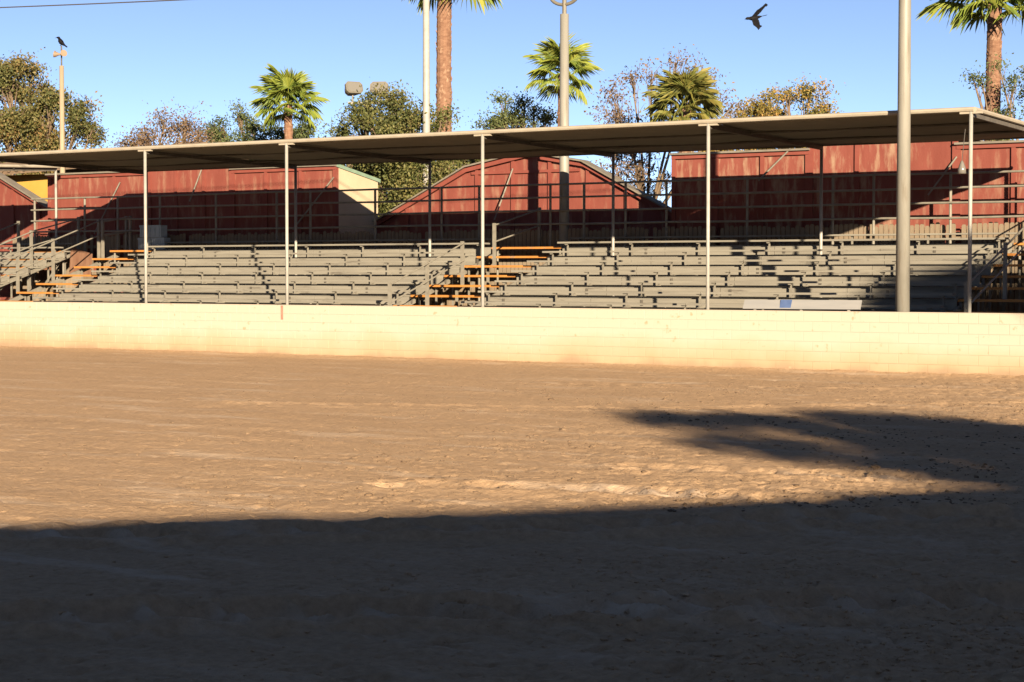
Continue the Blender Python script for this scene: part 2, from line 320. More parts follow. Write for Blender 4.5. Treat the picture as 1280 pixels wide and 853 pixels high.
def build_wall():
    t = thing('arena_wall', 'long low cream painted block wall between dirt arena and bleachers', 'wall', (-24, WALL_Y, 0))
    x0, x1, H, D = -46., -5., 1.205, .2
    core = MB().box(x0+24, x1+24, .0, D, -.1, H-.004); core.build('mortar_core', M_WALL, t)
    rng = random.Random(8); bw, bh, n = .4, H/6, 6; full = []
    for c in range(n):
        x = x0+(bw/2 if c % 2 else 0)
        while x+bw < x1: full.append((x, c)); x += bw
    vis = sorted([q for q in full if pix((q[0]+.2, WALL_Y, (q[1]+.5)*bh))[0] < 1278], key=lambda q: -q[0])[:300]
    S = set(vis)
    def bmesh_block(m, ox, oz, dy):
        j = .0022; a, b_, c, d = ox+j, ox+bw-j, oz+j, oz+bh-j*(.9); k = .004
        m.add([(a, .001, c), (b_, .001, c), (b_, .001, d), (a, .001, d), (a+k, -.005+dy, c+k), (b_-k, -.005+dy, c+k), (b_-k, -.005+dy, d-k), (a+k, -.005+dy, d-k)],
              [(0, 1, 5, 4), (1, 2, 6, 5), (2, 3, 7, 6), (3, 0, 4, 7), (4, 5, 6, 7)])
    one = MB(); bmesh_block(one, 0, 0, 0); me = one.mesh('block', M_WALL)
    for (x, c) in vis:
        o = link('block', me, t, (x+24, rng.uniform(-.002, .0), c*bh)); o.rotation_euler.z = rng.uniform(-.004, .004)
    rest = MB()
    for (x, c) in full:
        if (x, c) not in S: bmesh_block(rest, x+24, c*bh, rng.uniform(-.002, .0))
    tag(rest.build('block_run', M_WALL, t), kind='stuff')
    cap = MB().box(x0+24, x1+24, -.006, D+.006, H-.003, H+.012); cap.build('capping', M_WALL, t)
    p = atY(353, 391, WALL_Y); MB().box(p.x-.04+24, p.x+.03+24, -.0135, -.009, H-.34, H-.004).build('painted_mark', M_PINK, t)
build_wall()

# ------------------------------------------------------------------ bleachers
RUN, RISE = .76, .247
def fz(i): return 1.18+RISE*i          # foot board level of row i (rows -2..6)
def fy(i): return 37.84+RUN*i
rngb = random.Random(3)
def bleacher(name, label, x0, x1, joints, group='bleacher blocks under the shade canopy'):
    t = thing(name, label, 'bleacher', ((x0+x1)/2, 40, 0), group); cx = (x0+x1)/2
    X = [x0]+joints+[x1]
    def plank(nm, a, b, y0, y1, z0, z1, m=M_ALU):
        dz = rngb.uniform(-.002, .002); MB().box(a+.006-cx, b-.006-cx, y0-40, y1-40, z0+dz, z1+dz).build(nm, m, t)
    fr = [x0+.25+k*(x1-x0-.5)/round((x1-x0)/1.95) for k in range(round((x1-x0)/1.95)+1)]
    for i in range(-2, 7):
        y, z = fy(i), fz(i)
        for a, b in zip(X[:-1], X[1:]):
            plank('foot_plank', a, b, y, y+.26, z-.045, z); plank('foot_plank', a, b, y+.275, y+.50, z-.045, z)
            if i < 6:
                plank('riser_board', a, b, y+RUN-.028, y+RUN-.004, z+.012, z+RISE-.047)
            if i < 6: plank('seat_plank', a, b, y+.46, y+.715, z+.325, z+.37)
        if i == 6: 
            for a, b in zip(X[:-1], X[1:]):
                plank('seat_plank', a, b, y+.36, y+.60, z+.21, z+.25)
        for k, xf in enumerate(fr):
            m = MB(); s = xf-cx
            if i < 6:
                m.box(s-.018, s+.018, y+.57-40, y+.605-40, z, z+.30)
                m.prism([(s-.06, y+.50-40, z+.324), (s+.06, y+.50-40, z+.324), (s+.03, y+.50-40, z+.285), (s-.03, y+.50-40, z+.285)], (0, .05, 0))
            else:
                m.box(s-.02, s+.02, y+.42-40, y+.46-40, z, z+.20); m.prism([(s-.02, y+.38-40, z+.205), (s-.02, y+.5-40, z+.205), (s-.02, y+.46-40, z+.15)], (.04, 0, 0))
            m.build('seat_bracket', M_STEEL, t)
            if (k+i) % 2 == 0 and i < 6:
                MB().box(s+.30, s+.36, y+RUN-.05-40, y+RUN-.029-40, z+.045, z+RISE-.07).build('joint_clip', M_DARKST, t)
    for xf in fr:
        s = xf-cx; m = MB()
        m.beam((s, fy(-2)-40+.05, fz(-2)-.12), (s, fy(6)-40+.5, fz(6)+.04-.2), .05, .10)
        for j in (-2, 0, 2, 4, 6): m.box(s-.03, s+.03, fy(j)+.2-40, fy(j)+.26-40, -.05, fz(j)-.06)
        m.beam((s, fy(0)-40+.2, .1), (s, fy(3)-40+.2, fz(3)-.2), .04, .04); m.beam((s, fy(3)-40+.2, .1), (s, fy(6)-40+.2, fz(6)-.2), .04, .04)
        m.build('support_frame', M_STEEL, t)
    return t
MA0, MA1 = -27.0, -24.82; LA0, LA1 = -40.88, -39.15; RA0, RA1 = -12.92, -11.1
bleacher('bleacher', 'grey tan plank bleacher block sunlit between the two flights of orange steps', LA1+.02, MA0-.02, [-36.1, -33.0, -30.0])
bleacher('bleacher', 'plank bleacher block behind the pale bench, its end lying in tree shade', MA1+.02, RA0-.02, [-21.8, -18.8, -15.7])
bleacher('bleacher', 'far plank bleacher block beyond the outermost orange steps and yellow house', -53.0, LA0-1.9, [-47.5], 'bleacher blocks under the shade canopy')
bleacher('bleacher', 'plank bleacher block beyond the shaded steps with grey sloping rails', RA1+.02, -7.5, [])

def aisle(name, label, x0, x1, rails, shadow=False):
    cx = (x0+x1)/2; t = thing(name, label, 'stairs', (cx, 40, 0), 'orange edged aisle steps'); hw = (x1-x0)/2
    for i in range(-2, 7):
        y, z = fy(i)-40, fz(i); tr = MB().box(-hw, hw, y, y+.50, z-.045, z-.001).build('tread', M_ALU, t)
        e = rngb.uniform(-.06, .06)
        MB().box(-hw-.0+e*.3, hw-.02+e, y-.006, y+.30, z-.050, z+.003).build('orange_nosing', M_ORANGE, tr)
        if i < 6:
            MB().box(-hw+.1, -hw+.14, y+.2, y+.24, z-.9 if z > 1 else -.05, z-.045).build('tread_leg', M_STEEL, t)
            MB().box(hw-.14, hw-.1, y+.2, y+.24, z-.9 if z > 1 else -.05, z-.045).build('tread_leg', M_STEEL, t)
    for sx in (-hw+.02, hw-.02): MB().beam((sx, fy(-2)-40, fz(-2)-.16), (sx, fy(6)-40+.4, fz(6)-.12), .04, .12).build('stringer', M_STEEL, t)
    MB().tube([(-hw+.12, fy(6)-39.9, -.05), (-hw+.12, fy(6)-39.9, fz(6)-.05)], .03).build('leg', M_STEEL, t); MB().tube([(hw-.12, fy(6)-39.9, -.05), (hw-.12, fy(6)-39.9, fz(6)-.05)], .03).build('leg', M_STEEL, t)
    for X, Ys, dy in rails:
        s = X-cx; P = []
        for Y in Ys:
            k = min(max((Y-37.84)/RUN, -2), 6.0); zb = 1.18+RISE*k; ki = math.floor(k+.001); zt = zb+1.07
            MB().box(s-.036, s+.036, Y-40-.036, Y-40+.036, fz(ki)-.06, zt).build('rail_post', M_STEEL, t); P.append((s, Y-40, zt))
        for d in (.04, .47):
            MB().tube([(p[0]+.05, p[1], p[2]-d) for p in P], .021).build('handrail', M_STEEL, t)
    return t
aisle('aisle_stairs', 'open flight of orange edged steps in the middle of the bleachers', MA0, MA1, [(-26.0, [36.32, 37.89, 39.45], 0), (-26.0, [40.95, 43.2], 0)])
aisle('aisle_stairs', 'open flight of orange edged steps by the debris below the red wall', LA0, LA1, [(LA0-.06, [37.4, 38.7, 40.1, 42.0, 43.2], 0), (LA0+.2, [41.9, 43.1], 0)])
aisle('aisle_stairs', 'shaded flight of steps with three grey sloping rails beside the bleachers', RA0, RA1, [(-12.05, [36.5, 39.0, 41.2, 43.2], 0)])
aisle('aisle_stairs', 'farthest flight of orange edged steps below the yellow house', LA0-1.95-1.6, LA0-1.95, [(LA0-1.9, [36.4, 37.9, 39.4, 41., 43.], 0), (LA0-3.5, [36.4, 38.2, 40., 42.], 0)])

# walkway deck edge and rear railing
def rear_rail():
    Xs = sorted([-44.8, -42.6, -41.2]+[atY(x, 270, 43.1).x for x in (200, 270, 346, 388, 469, 552, 599, 688, 730, 782, 833, 934, 1041, 1092, 1188)]+[-12.6, -10.4, -8.3])
    t = thing('rear_railing', 'four bar pipe railing along the back of the bleachers', 'railing', (-26, 43.1, 0))
    for k, X in enumerate(Xs): MB().tube([(X+26, 0, -.05), (X+26, 0, 4.36)], .035).build('post', M_STEEL, t)
    for z in (3.28, 3.63, 3.98, 4.33):
        MB().tube([(Xs[0]+26-.1, -.055, z)]+[(X+26, -.055, z+rngb.uniform(-.012, .012)) for X in Xs[1:-1]]+[(Xs[-1]+26+.1, -.055, z)], .027).build('rail', M_STEEL, t)
rear_rail()

# picket fence behind the bleachers
def picket():
    t = thing('picket_fence', 'weathered grey picket fence behind the top row of bleachers', 'fence', (-27, 43.33, 0))
    x = -46.; rng = random.Random(2); mes = []
    for k in range(6):
        h = 3.14+rng.uniform(-.03, .03); mes.append(MB().prism([(-.055, 0, -.05), (.055, 0, -.05), (.055, 0, h-.04), (.03, 0, h), (-.03, 0, h), (-.055, 0, h-.04)], (0, .022, 0)).mesh('picket', M_PICK))
    while x < -8:
        if rng.random() > .03: link('picket', mes[rng.randrange(6)], t, (x+27, rng.uniform(-.006, .006), rng.uniform(-.02, .02)))
        x += .128
    for z in (.6, 1.9, 2.75): MB().box(-19, 19, .032, .09, z, z+.09).build('fence_rail', M_PICK, t)
    for k in range(16): MB().box(-19+k*2.5, -19+k*2.5+.1, .092, .19, -.05, 2.95).build('fence_post', M_PICK, t)
picket()

# ------------------------------------------------------------------ canopies
def canopy(label, xs, yf, yb, zf, zb, end0, end1, fab=M_FABRIC, cbeam=True):
    ox = xs[0]; t = thing('shade_canopy', label, 'canopy', (ox, yf, 0)); D = yb-yf
    Z = lambda x, v: zf+(zb-zf)*v
    edges = [end0]+[x for x in xs if end0+.3 < x < end1-.3]+[end1]
    for a, b in zip(edges[:-1], edges[1:]):
        m = MB(); nu, nv = 12, 10
        for layer in (0, 1):
            for j in range(nv+1):
                for i in range(nu+1):
                    u, v = i/nu, j/nv; sag = -.05*math.sin(math.pi*u)*(.3+.7*math.sin(math.pi*v))+.012*math.sin(9*u+5*v+a)
                    m.v.append((a+(b-a)*u-ox, D*v, Z(0, v)+sag-(.02 if layer else 0)))
        q = (nu+1)*(nv+1)
        for j in range(nv):
            for i in range(nu):
                k = j*(nu+1)+i; m.f.append((k, k+1, k+nu+2, k+nu+1)); m.f.append((q+k, q+k+nu+1, q+k+nu+2, q+k+1))
        ring = [i for i in range(nu+1)]+[(j+1)*(nu+1)-1 for j in range(1, nv+1)]+[nv*(nu+1)+i for i in range(nu-1, -1, -1)]+[j*(nu+1) for j in range(nv-1, 0, -1)]
        for p, r_ in zip(ring, ring[1:]+ring[:1]): m.f.append((p, r_, q+r_, q+p))
        m.build('fabric_panel', fab, t, smooth=True)
    n = 24
    MB().tube([(end0-ox, -.02, zf+.0), (end1-ox, -.02, zf+.0)], .05, 8).build('front_rail', M_LIP, t)
    MB().tube([(end0-ox, D+.02, zb-.01), (end1-ox, D+.02, zb-.01)], .04, 8).build('rear_rail', M_DARKST, t)
    MB().tube([(end0-ox-.01, 0, zf), (end0-ox-.01, D, zb)], .05, 8).build('end_rail', M_LIP, t); MB().tube([(end1-ox+.01, 0, zf), (end1-ox+.01, D, zb)], .05, 8).build('end_rail', M_LIP, t)
    for v in (.33, .67): MB().tube([(end0-ox+.05, D*v, Z(0, v)-.075), (end1-ox-.05, D*v, Z(0, v)-.075)], .028, 6).build('purlin', M_DARKST, t)
    for x in xs:
        s = x-ox
        MB().tube([(s, 0, -.05), (s, 0, zf-.04)], .039, 10).build('front_post', M_POST, t, True)
        MB().box(s-.22, s+.22, -.03, .05, zf-.085, zf-.045).build('post_head', M_LIP, t)
        MB().tube([(s, D, -.05), (s, D, zb-.03)], .039, 10).build('rear_post', M_POST, t, True)
        MB().beam((s, .05, zf-.10), (s, D, zb-.09), .07, .09).build('cross_beam', M_DARKST, t)
    return t
FX = [-39.07, -33.405, -28.80, -23.14, -17.475, -11.81]
canopy('long flat tan shade canopy on slim pipe posts over the main bleachers', FX, 35.95, 42.1, 5.17, 5.05, -39.75, -11.75)
canopy('small separate shade canopy beside the yellow house and timber speaker pole', [-43.75, -49.3], 37.4, 43.0, 5.12, 5.33, -50., -43.6)
MB()
def speaker(p, label):
    m = MB(); m.tube([(0, 0, .13), (0, 0, .08), (0, 0, -.02), (0, 0, -.12)], [.02, .04, .075, .09], 12)
    t = thing('hanging_lamp', label, 'lamp', p); m.build('housing', M_GLASS, t, True); MB().tube([(0, 0, .12), (.05, .03, .75)], .008, 6).build('cord', M_WIRE, t)
speaker((-12.0, 36.0, 4.05), 'small white lamp hanging from the canopy corner post')

# ------------------------------------------------------------------ barns
def facade(label, x0, segs, Y, depth, worn, side_l=None, side_r=None):
    """low - tall - low false fronted stable; segs = [(x_end, height)], front face towards the arena"""
    t = thing('red_stable', label, 'stable', (x0, Y, 0)); a = x0; rng = random.Random(int(-x0*10))
    for b, h in segs:
        A, B = a-x0, b-x0
        MB().box(A, B, .05, .12, -.05, h-.02).build('backing_wall', M_RED, t)
        n = max(1, round((B-A)/1.25)); wd = (B-A)/n
        for k in range(n):
            l, r_ = A+k*wd+.03, A+(k+1)*wd-.03; top = h-.10
            m = M_REDW if (worn and rng.random() < .55) else M_RED
            MB().box(l, r_, .02, .05, 3.06, top).build('panel', m, t); MB().box(l, r_, .02, .05, 0, 3.03).build('panel', M_RED, t)
        for k in range(n+1):
            xx = min(max(A+k*wd, A+.05), B-.05); MB().box(xx-.05, xx+.05, -.035, .019, -.05, h-.10).build('batten', M_REDT, t)
        MB().box(A+.002, B-.002, -.05, .05, h-.099, h).build('top_trim', M_REDT, t)
        MB().prism([(A-.03, -.12, h+.004), (B+.03, -.12, h+.004), (B+.03, depth+.1, h-.35), (A-.03, depth+.1, h-.35)], (0, 0, .05)).build('roof', M_ROOFM, t)
        a = b
    L = segs[-1][0]-x0
    hl, hr = segs[0][1], segs[-1][1]
    for (xx, h, m, w_) in ((0.003, hl, side_l or M_RED, 1), (L-.083, hr, side_r or M_RED, -1)):
        MB().prism([(xx, .121, -.05), (xx, depth, -.05), (xx, depth, h-.36), (xx, .121, h-.03)], (.08, 0, 0)).build('side_wall', m, t)
        if m is M_CREAM: MB().beam((xx+.07, .0, h+.03), (xx+.07, depth+.15, h-.345), .10, .10).build('roof_trim', M_GREEN, t)
    MB().box(0.01, L-.01, depth, depth+.08, -.05, min(hl, hr)-.37).build('rear_wall', M_CREAM, t)
facade('red stable front with a cream side wall and pale green roof trim', -44.9, [(-40.55, 5.12), (-37.18, 5.42), (-33.26, 5.08)], 43.8, 2.0, False, side_r=M_CREAM)
facade('red stable front with heavily peeling paint behind the bleachers', -22.33, [(-18.5, 5.03), (-14.73, 5.42), (-10.6, 5.03), (-7.0, 5.4)], 43.8, 3.0, True)
def gable(label, prof, Y, depth, x_ref):
    t = thing('red_barn', label, 'barn', (x_ref, Y, 0)); P = [(x-x_ref, z) for x, z in prof]
    MB().prism([(P[0][0], .06, -.05)]+[(x, .06, z-.03) for x, z in P]+[(P[-1][0], .06, -.05)], (0, .1, 0)).build('gable_wall', M_RED, t)
    def top(x):
        for (xa, za), (xb, zb) in zip(P[:-1], P[1:]):
            if xa <= x <= xb: return za+(zb-za)*(x-xa)/(xb-xa)
        return P[0][1]
    n = round((P[-1][0]-P[0][0])/1.25); wd = (P[-1][0]-P[0][0])/n
    for k in range(n):
        l, r_ = P[0][0]+k*wd+.025, P[0][0]+(k+1)*wd-.025; mid = [x for x, z in P if l < x < r_]
        MB().prism([(l, .03, 0), (r_, .03, 0)]+[(x, .03, top(x)-.10) for x in [r_]+mid[::-1]+[l]], (0, .03, 0)).build('panel', M_RED, t)
    for k in range(1, n):
        x = P[0][0]+k*wd; MB().box(x-.05, x+.05, -.03, .03, -.05, top(x)-.10).build('batten', M_REDT, t)
    zt = P[1][1]-.08; MB().box(P[1][0]+.15, P[-2][0]-.15, -.034, .028, zt-.13, zt-.05).build('cross_trim', M_REDT, t)
    for (xa, za), (xb, zb) in zip(P[:-1], P[1:]):
        MB().prism([(xa, -.10, za), (xb, -.10, zb), (xb, -.10, zb-.13), (xa, -.10, za-.13)], (0, .13, 0)).build('barge_board', M_REDT, t)
        MB().prism([(xa, -.2, za+.003), (xb, -.2, zb+.003), (xb, -.2, zb+.05), (xa, -.2, za+.05)], (0, depth, 0)).build('roof', M_ROOFM, t)
gable('red barn with a broken pitched gable between the two stable fronts', [(-34.6, 2.85), (-30.0, 5.03), (-27.95, 5.40), (-26.1, 5.08), (-22.3, 3.1)], 45.8, .42, -28)
gable('red gabled barn beside the yellow house at the far end', [(-60.0, 2.4), (-54.6, 5.5), (-52.3, 5.85), (-49.6, 5.42), (-45.0, 3.25)], 45.9, .42, -52)
# yellow house
def house():
    t = thing('yellow_house', 'yellow stucco house with low brown tiled roof between the red buildings', 'house', (-49, 49, 0))
    MB().box(-4.5, 3.2, 0, 6, -.05, 5.55).build('wall', M_YELL, t)
    r = MB().prism([(-5.2, -.7, 5.45), (4.0, -.7, 5.75), (4.0, 3, 6.5), (-5.2, 3, 6.2)], (0, 0, .12)).build('roof', M_TILE, t)
    for k in range(24):
        x = -5.1+k*.38; MB().tube([(x, -.78, 5.60+.0326*(x+5.2)), (x, 3, 6.35+.0326*(x+5.2))], .09, 6).build('roof_tile', M_TILE, r)
    MB().prism([(-5.2, 3.05, 6.2), (4.0, 3.05, 6.5), (4.0, 6.7, 5.6), (-5.2, 6.7, 5.4)], (0, 0, .12)).build('roof', M_TILE, t)
house()
# brace pipes leaning on the stable fronts
rb = random.Random(5)
for k, (p, q, lab) in enumerate([((118, 292), (150, 228), 'thin brace leaning on the red wall above the debris'), ((237, 252), (253, 209), 'thin brace on the tall red front over the pale blue crates'),
        ((366, 287), (417, 222), 'thin brace leaning beside the cream side wall'), ((948, 226), (988, 186), 'thin brace near the top of the peeling red front'),
        ((1160, 244), (1196, 196), 'thin brace on the peeling red front near the hanging lamp')]):
    a, b = atY(*p, 43.62), atY(*q, 43.74); m = MB(); a2 = a.copy()
    tag(m.tube([a, b], .022, 8).build('brace_pole', M_STEEL), lab, 'pole', 'brace poles leaning on the red fronts')
a, b = atY(618, 275, 45.3), atY(641, 211, 45.74); tag(MB().tube([a, b], .022, 8).build('brace_pole', M_STEEL), 'thin brace leaning on the red gabled barn', 'pole', 'brace poles leaning on the red fronts')

# ------------------------------------------------------------------ poles
def lathe_pole(t, r0, r1, h, m, nm='pole'): return MB().tube([(0, 0, -.1), (0, 0, h*.5), (0, 0, h)], [r0, (r0+r1)/2, r1], 20).build(nm, m, t, True)
t = thing('light_pole', 'thick pale steel light pole rising just behind the arena wall', 'pole', (-13.06, 35.64, 0))
lathe_pole(t, .145, .10, 14, M_POLE); MB().box(-.22, .22, -.16, .22, -.05, .03).build('base_plate', M_DARKST, t)
MB().box(-1.2, 1.2, -.05, .05, 13.6, 13.7).build('cross_arm', M_POLE, t)
for x in (-1., -.33, .33, 1.): MB().box(x-.2, x+.2, -.35, -.06, 13.5, 13.9).build('flood_lamp', M_LAMP, t)
p = atY(705, 290, 43.35)
t = thing('light_pole', 'tan light pole with a curved twin arm bracket behind the canopy', 'pole', (p.x, 43.36, 0)); lathe_pole(t, .145, .115, 8.85, M_POLE)
MB().tube([(0, 0, 8.8), (0, 0, 9.35)], .06, 10).build('bracket_stem', M_LAMP, t)
arm = [(math.cos(a)*.44, math.sin(a)*.30) for a in np.linspace(math.pi*.98, math.pi*2.02, 17)]
MB().tube([(-.45, 0, 9.75)]+[(x, 0, 9.40+y) for x, y in arm]+[(.45, 0, 9.75)], .045, 10).build('curved_arm', M_LAMP, t, True)
for x in (-.45, .45): MB().tube([(x, 0, 9.7), (x, -.1, 9.9), (x, -.35, 10.05)], [.05, .16, .22], 12).build('lamp_head', M_LAMP, t)
p = atD(533, 160, 60.3); t = thing('flag_pole', 'slender white pole beside the tall palm trunk', 'pole', (p.x, p.y, 0)); lathe_pole(t, .14, .095, 14, M_POST)
MB().tube([(0, 0, 14), (0, 0, 14.06), (0, 0, 14.2)], [.04, .1, .02], 10).build('finial', M_POST, t)
p = atY(78, 200, 46.); t = thing('speaker_pole', 'timber pole with horn speakers and a perched crow', 'pole', (p.x, 46., 0)); lathe_pole(t, .105, .075, 8.95, M_WPOLE)
MB().tube([(0, 0, 8.9), (0, 0, 9.62)], .025, 8).build('top_rod', M_DARKST, t)
for s in (-1, 1): MB().tube([(s*.02, -.01, 9.33), (s*.09, -.04, 9.34), (s*.18, -.09, 9.34), (s*.22, -.11, 9.35)], [.03, .045, .095, .12], 12).build('horn_speaker', M_HORN, t)
SPK = Vector((p.x, 46., 9.62))
t = thing('floodlight_pole', 'pair of old floodlights rising above the olive tree', 'floodlight', atD(458, 200, 64)*Vector((1, 1, 0))); lathe_pole(t, .12, .09, 7.8, M_POLE)
rv = Vector(_r); MB().beam(tuple(rv*-.62+Vector((0, 0, 7.75))), tuple(rv*.62+Vector((0, 0, 7.75))), .08, .08).build('cross_arm', M_POLE, t)
for s, yw in ((-1, .5), (1, -.15)):
    c = rv*s*.46+Vector((0, 0, 8.22)); R = Matrix.Rotation(YAW+yw, 3, 'Z') @ Matrix.Rotation(-.35, 3, 'X')
    def tr(pts): return [R @ Vector(q)+c for q in pts]
    h = MB(); h.prism(tr([(-0.220, -0.16, -0.210), (0.220, -0.16, -0.210), (0.310, -0.16, -0.120), (0.310, -0.16, 0.120), (0.220, -0.16, 0.210), (-0.220, -0.16, 0.210), (-0.310, -0.16, 0.120), (-0.310, -0.16, -0.120)]), R @ Vector((0, .10, 0)))
    h.add(tr([(-0.210, -0.06, -0.200), (0.210, -0.06, -0.200), (0.300, -0.06, -0.110), (0.300, -0.06, 0.110), (0.210, -0.06, 0.200), (-0.210, -0.06, 0.200), (-0.300, -0.06, 0.110), (-0.300, -0.06, -0.110), (-0.100, 0.25, -0.140), (0.100, 0.25, -0.140), (0.190, 0.25, -0.050), (0.190, 0.25, 0.050), (0.100, 0.25, 0.140), (-0.100, 0.25, 0.140), (-0.190, 0.25, 0.050), (-0.190, 0.25, -0.050)]), [(k, k+8, (k+1) % 8+8, (k+1) % 8) for k in range(8)]+[tuple(range(8, 16))])
    hd = h.build('lamp_head', M_LAMP, t); g_ = MB(); g_.prism(tr([(-0.170, -0.168, -0.165), (0.170, -0.168, -0.165), (0.260, -0.168, -0.075), (0.260, -0.168, 0.075), (0.170, -0.168, 0.165), (-0.170, -0.168, 0.165), (-0.260, -0.168, 0.075), (-0.260, -0.168, -0.075)]), R @ Vector((0, .006, 0))); g_.build('lens', M_GLASS, hd)
    MB().tube([rv*s*.46+Vector((0, 0, 7.75)), c], .03, 6).build('mount', M_LAMP, t)
# overhead cable
a, b = atD(0, 10, 46), atD(255, -1, 43.5); d = b-a; pts = []
for k in range(41):
    u = -1.2+k/40*7.4; q = a+d*u; q.z += .012*(u-.5)**2*2; pts.append(q)
tag(MB().tube(pts, .014, 6).build('overhead_cable', M_WIRE), 'thin dark cable sagging across the open sky', 'cable')
for q, lab in ((pts[0], 'utility pole carrying one end of the cable'), (pts[-1], 'utility pole carrying the other end of the cable')):
    t = thing('utility_pole', lab, 'pole', (q.x, q.y, 0)); lathe_pole(t, .16, .1, q.z+.15, M_WPOLE); MB().box(-.7, .7, -.05, .05, q.z-.5, q.z-.38).build('cross_arm', M_WPOLE, t)

# ------------------------------------------------------------------ small things
t = thing('long_bench', 'pale grey bench with a blue patch standing just behind the arena wall', 'bench', (-15.55, 36.35, 0))
MB().prism([(-1.31, .02, 1.225), (1.31, .02, 1.235), (1.31, .12, 1.425), (-1.31, .12, 1.415)], (0, .035, -.012)).build('backrest', M_BENCH, t)
MB().prism([(-.47, .052, 1.233), (-.22, .052, 1.234), (-.22, .114, 1.416), (-.47, .114, 1.415)], (0, -.024, .006)).build('blue_patch', M_BLUE, t)
MB().box(-1.31, 1.31, -.30, .0, .93, .97).build('seat', M_BENCH, t)
for x in (-1.05, 0, 1.05): MB().box(x-.025, x+.025, .06, .11, -.05, 1.3).build('leg', M_POST, t); MB().box(x-.025, x+.025, -.28, -.23, -.05, .93).build('leg', M_POST, t)
def crates():
    for k, (x, z, w_) in enumerate(((-39.75, 2.68, .5), (-39.2, 2.68, .5), (-39.5, 3.06, .85))):
        t = thing('plastic_crate', ('pale blue plastic crate at the top of the steps, under the long crate', 'pale blue plastic crate behind the slim post, under the long crate', 'long pale blue crate lying on top of the two small crates')[k], 'crate', (x, 42.86, z), 'pale blue crates above the far steps'); h = .36
        for b_ in (((-w_/2, w_/2, -.14, -.12)), ((-w_/2, w_/2, .12, .14)), ((-w_/2, -w_/2+.02, -.119, .119)), ((w_/2-.02, w_/2, -.119, .119))): MB().box(b_[0], b_[1], b_[2], b_[3], .0, h).build('side_panel', M_CRATE, t)
        MB().box(-w_/2+.021, w_/2-.021, -.119, .119, .01, .03).build('floor_panel', M_CRATE, t)
        MB().box(-w_/2-.012, w_/2+.012, -.155, -.141, h-.06, h+.004).build('rim', M_CRATE, t)
        for j in range(5): x_ = -w_/2+.06+j*(w_-.12)/4; MB().box(x_-.012, x_+.012, -.152, -.141, .02, h-.07).build('rib', M_CRATE, t)
crates()
for k, (x, y, w_, h, tl, lab) in enumerate(((58, 352, .62, 1.05, .12, 'brown plywood sheet propped below the far end railing'), (100, 335, .8, .9, -.3, 'tilted brown plywood sheet with a pointed corner under the steps'))):
    p = atY(x, y, 43.05-.4*k); o = MB().prism([(-w_/2, 0, 0), (w_/2, 0, 0), (w_/2, 0, h*(.75 if k else 1)), (-w_/2, 0, h)], (0, .02, 0)).build('plywood_sheet', M_WOOD); tag(o, lab, 'board', 'plywood debris')
    base = 1.9 if k == 0 else 2.1; o.location = (p.x, p.y, base-.2); o.rotation_euler = (-.12, 0, .2)
    MB().box(-.3, .3, -.3, .3, -base-.0+.15, .0).build('stacked_base', M_PICK, o)

# ------------------------------------------------------------------ birds
def bird(label, loc, flying, yaw, group='black crows'):
    m = MB()
    def loft(st, n=10):
        m.tube([s[:3] for s in st], [s[3] for s in st], n)
    if flying:
        loft([(-.30, 0, .0, .012), (-.20, 0, 0, .045), (-.05, 0, 0, .075), (.08, 0, .01, .07), (.16, 0, .03, .045), (.20, 0, .04, .05), (.24, 0, .04, .042), (.28, 0, .035, .015), (.32, 0, .03, .005)])
        def wing(s, up, sw=0.):
            q = [(.10, 0), (.12, .16), (.14, .30), (.08, .42), (-.02, .50), (-.05, .44), (-.08, .38), (-.10, .30), (-.12, .18), (-.11, 0)]
            m.prism([(x-sw*y, s*(.03+y*math.cos(up)), .02+y*math.sin(up)) for x, y in q], (0, 0, .026))
            for k in range(4):
                r = [(.08-.05*k, .40), (.05-.05*k, .55-.03*k), (.02-.05*k, .53-.03*k), (.03-.05*k, .38)]
                m.prism([(x-sw*y, s*(.03+y*math.cos(up)), .02+y*math.sin(up)) for x, y in r], (0, 0, .026))
        wing(-1, .75, 1.35); wing(1, -1.0, .0)
        m.prism([(-.25, -.03, 0), (-.25, .03, 0), (-.46, .09, -.01), (-.48, 0, -.01), (-.46, -.09, -.01)], (0, 0, .014))
    else:
        loft([(.0, 0, .36, .004), (-.03, 0, .355, .012), (.03, 0, .355, .045), (.075, 0, .35, .062), (.11, 0, .29, .062), (.14, 0, .22, .10), (.19, 0, .14, .11), (.26, 0, .07, .08), (.34, 0, .01, .04), (.46, 0, -.08, .03)][1:])
        m.prism([(-.03, .012, .36), (-.03, -.012, .36), (-.10, 0, .345)], (0, 0, -.02))
        for s in (-1, 1):
            m.prism([(.13, s*.07, .25), (.22, s*.085, .20), (.34, s*.05, .06), (.40, s*.03, -.01), (.30, s*.06, .04), (.16, s*.075, .12)], (0, s*.015, 0))
            m.tube([(.20, s*.03, .12), (.17, s*.03, .03), (.17, s*.03, -.02)], [.022, .009, .008], 6); m.tube([(.13, s*.03, -.01), (.20, s*.03, -.01)], .008, 5)
    if not flying: m.v = [(x*.74, y*1.2, z*.74) for x, y, z in m.v]
    else: m.v = [(x*.76, y*.76, z*.76) for x, y, z in m.v]
    o = m.build('crow', M_BLACK); o.location = loc; o.rotation_euler = (0, 0, yaw)
    md = o.modifiers.new('skin', 'REMESH'); md.mode = 'VOXEL'; md.voxel_size = .010; md.use_smooth_shade = True
    tag(o, label, 'bird', group); return o
bird('black crow perched on top of the timber speaker pole', SPK+Vector((-.12, -.08, .012)), False, YAW)
o = bird('black crow in flight with one wing raised against the sky', atD(942, 23, 47), True, YAW+math.pi-.5); o.rotation_euler = (0, .25, YAW+math.pi+.2)

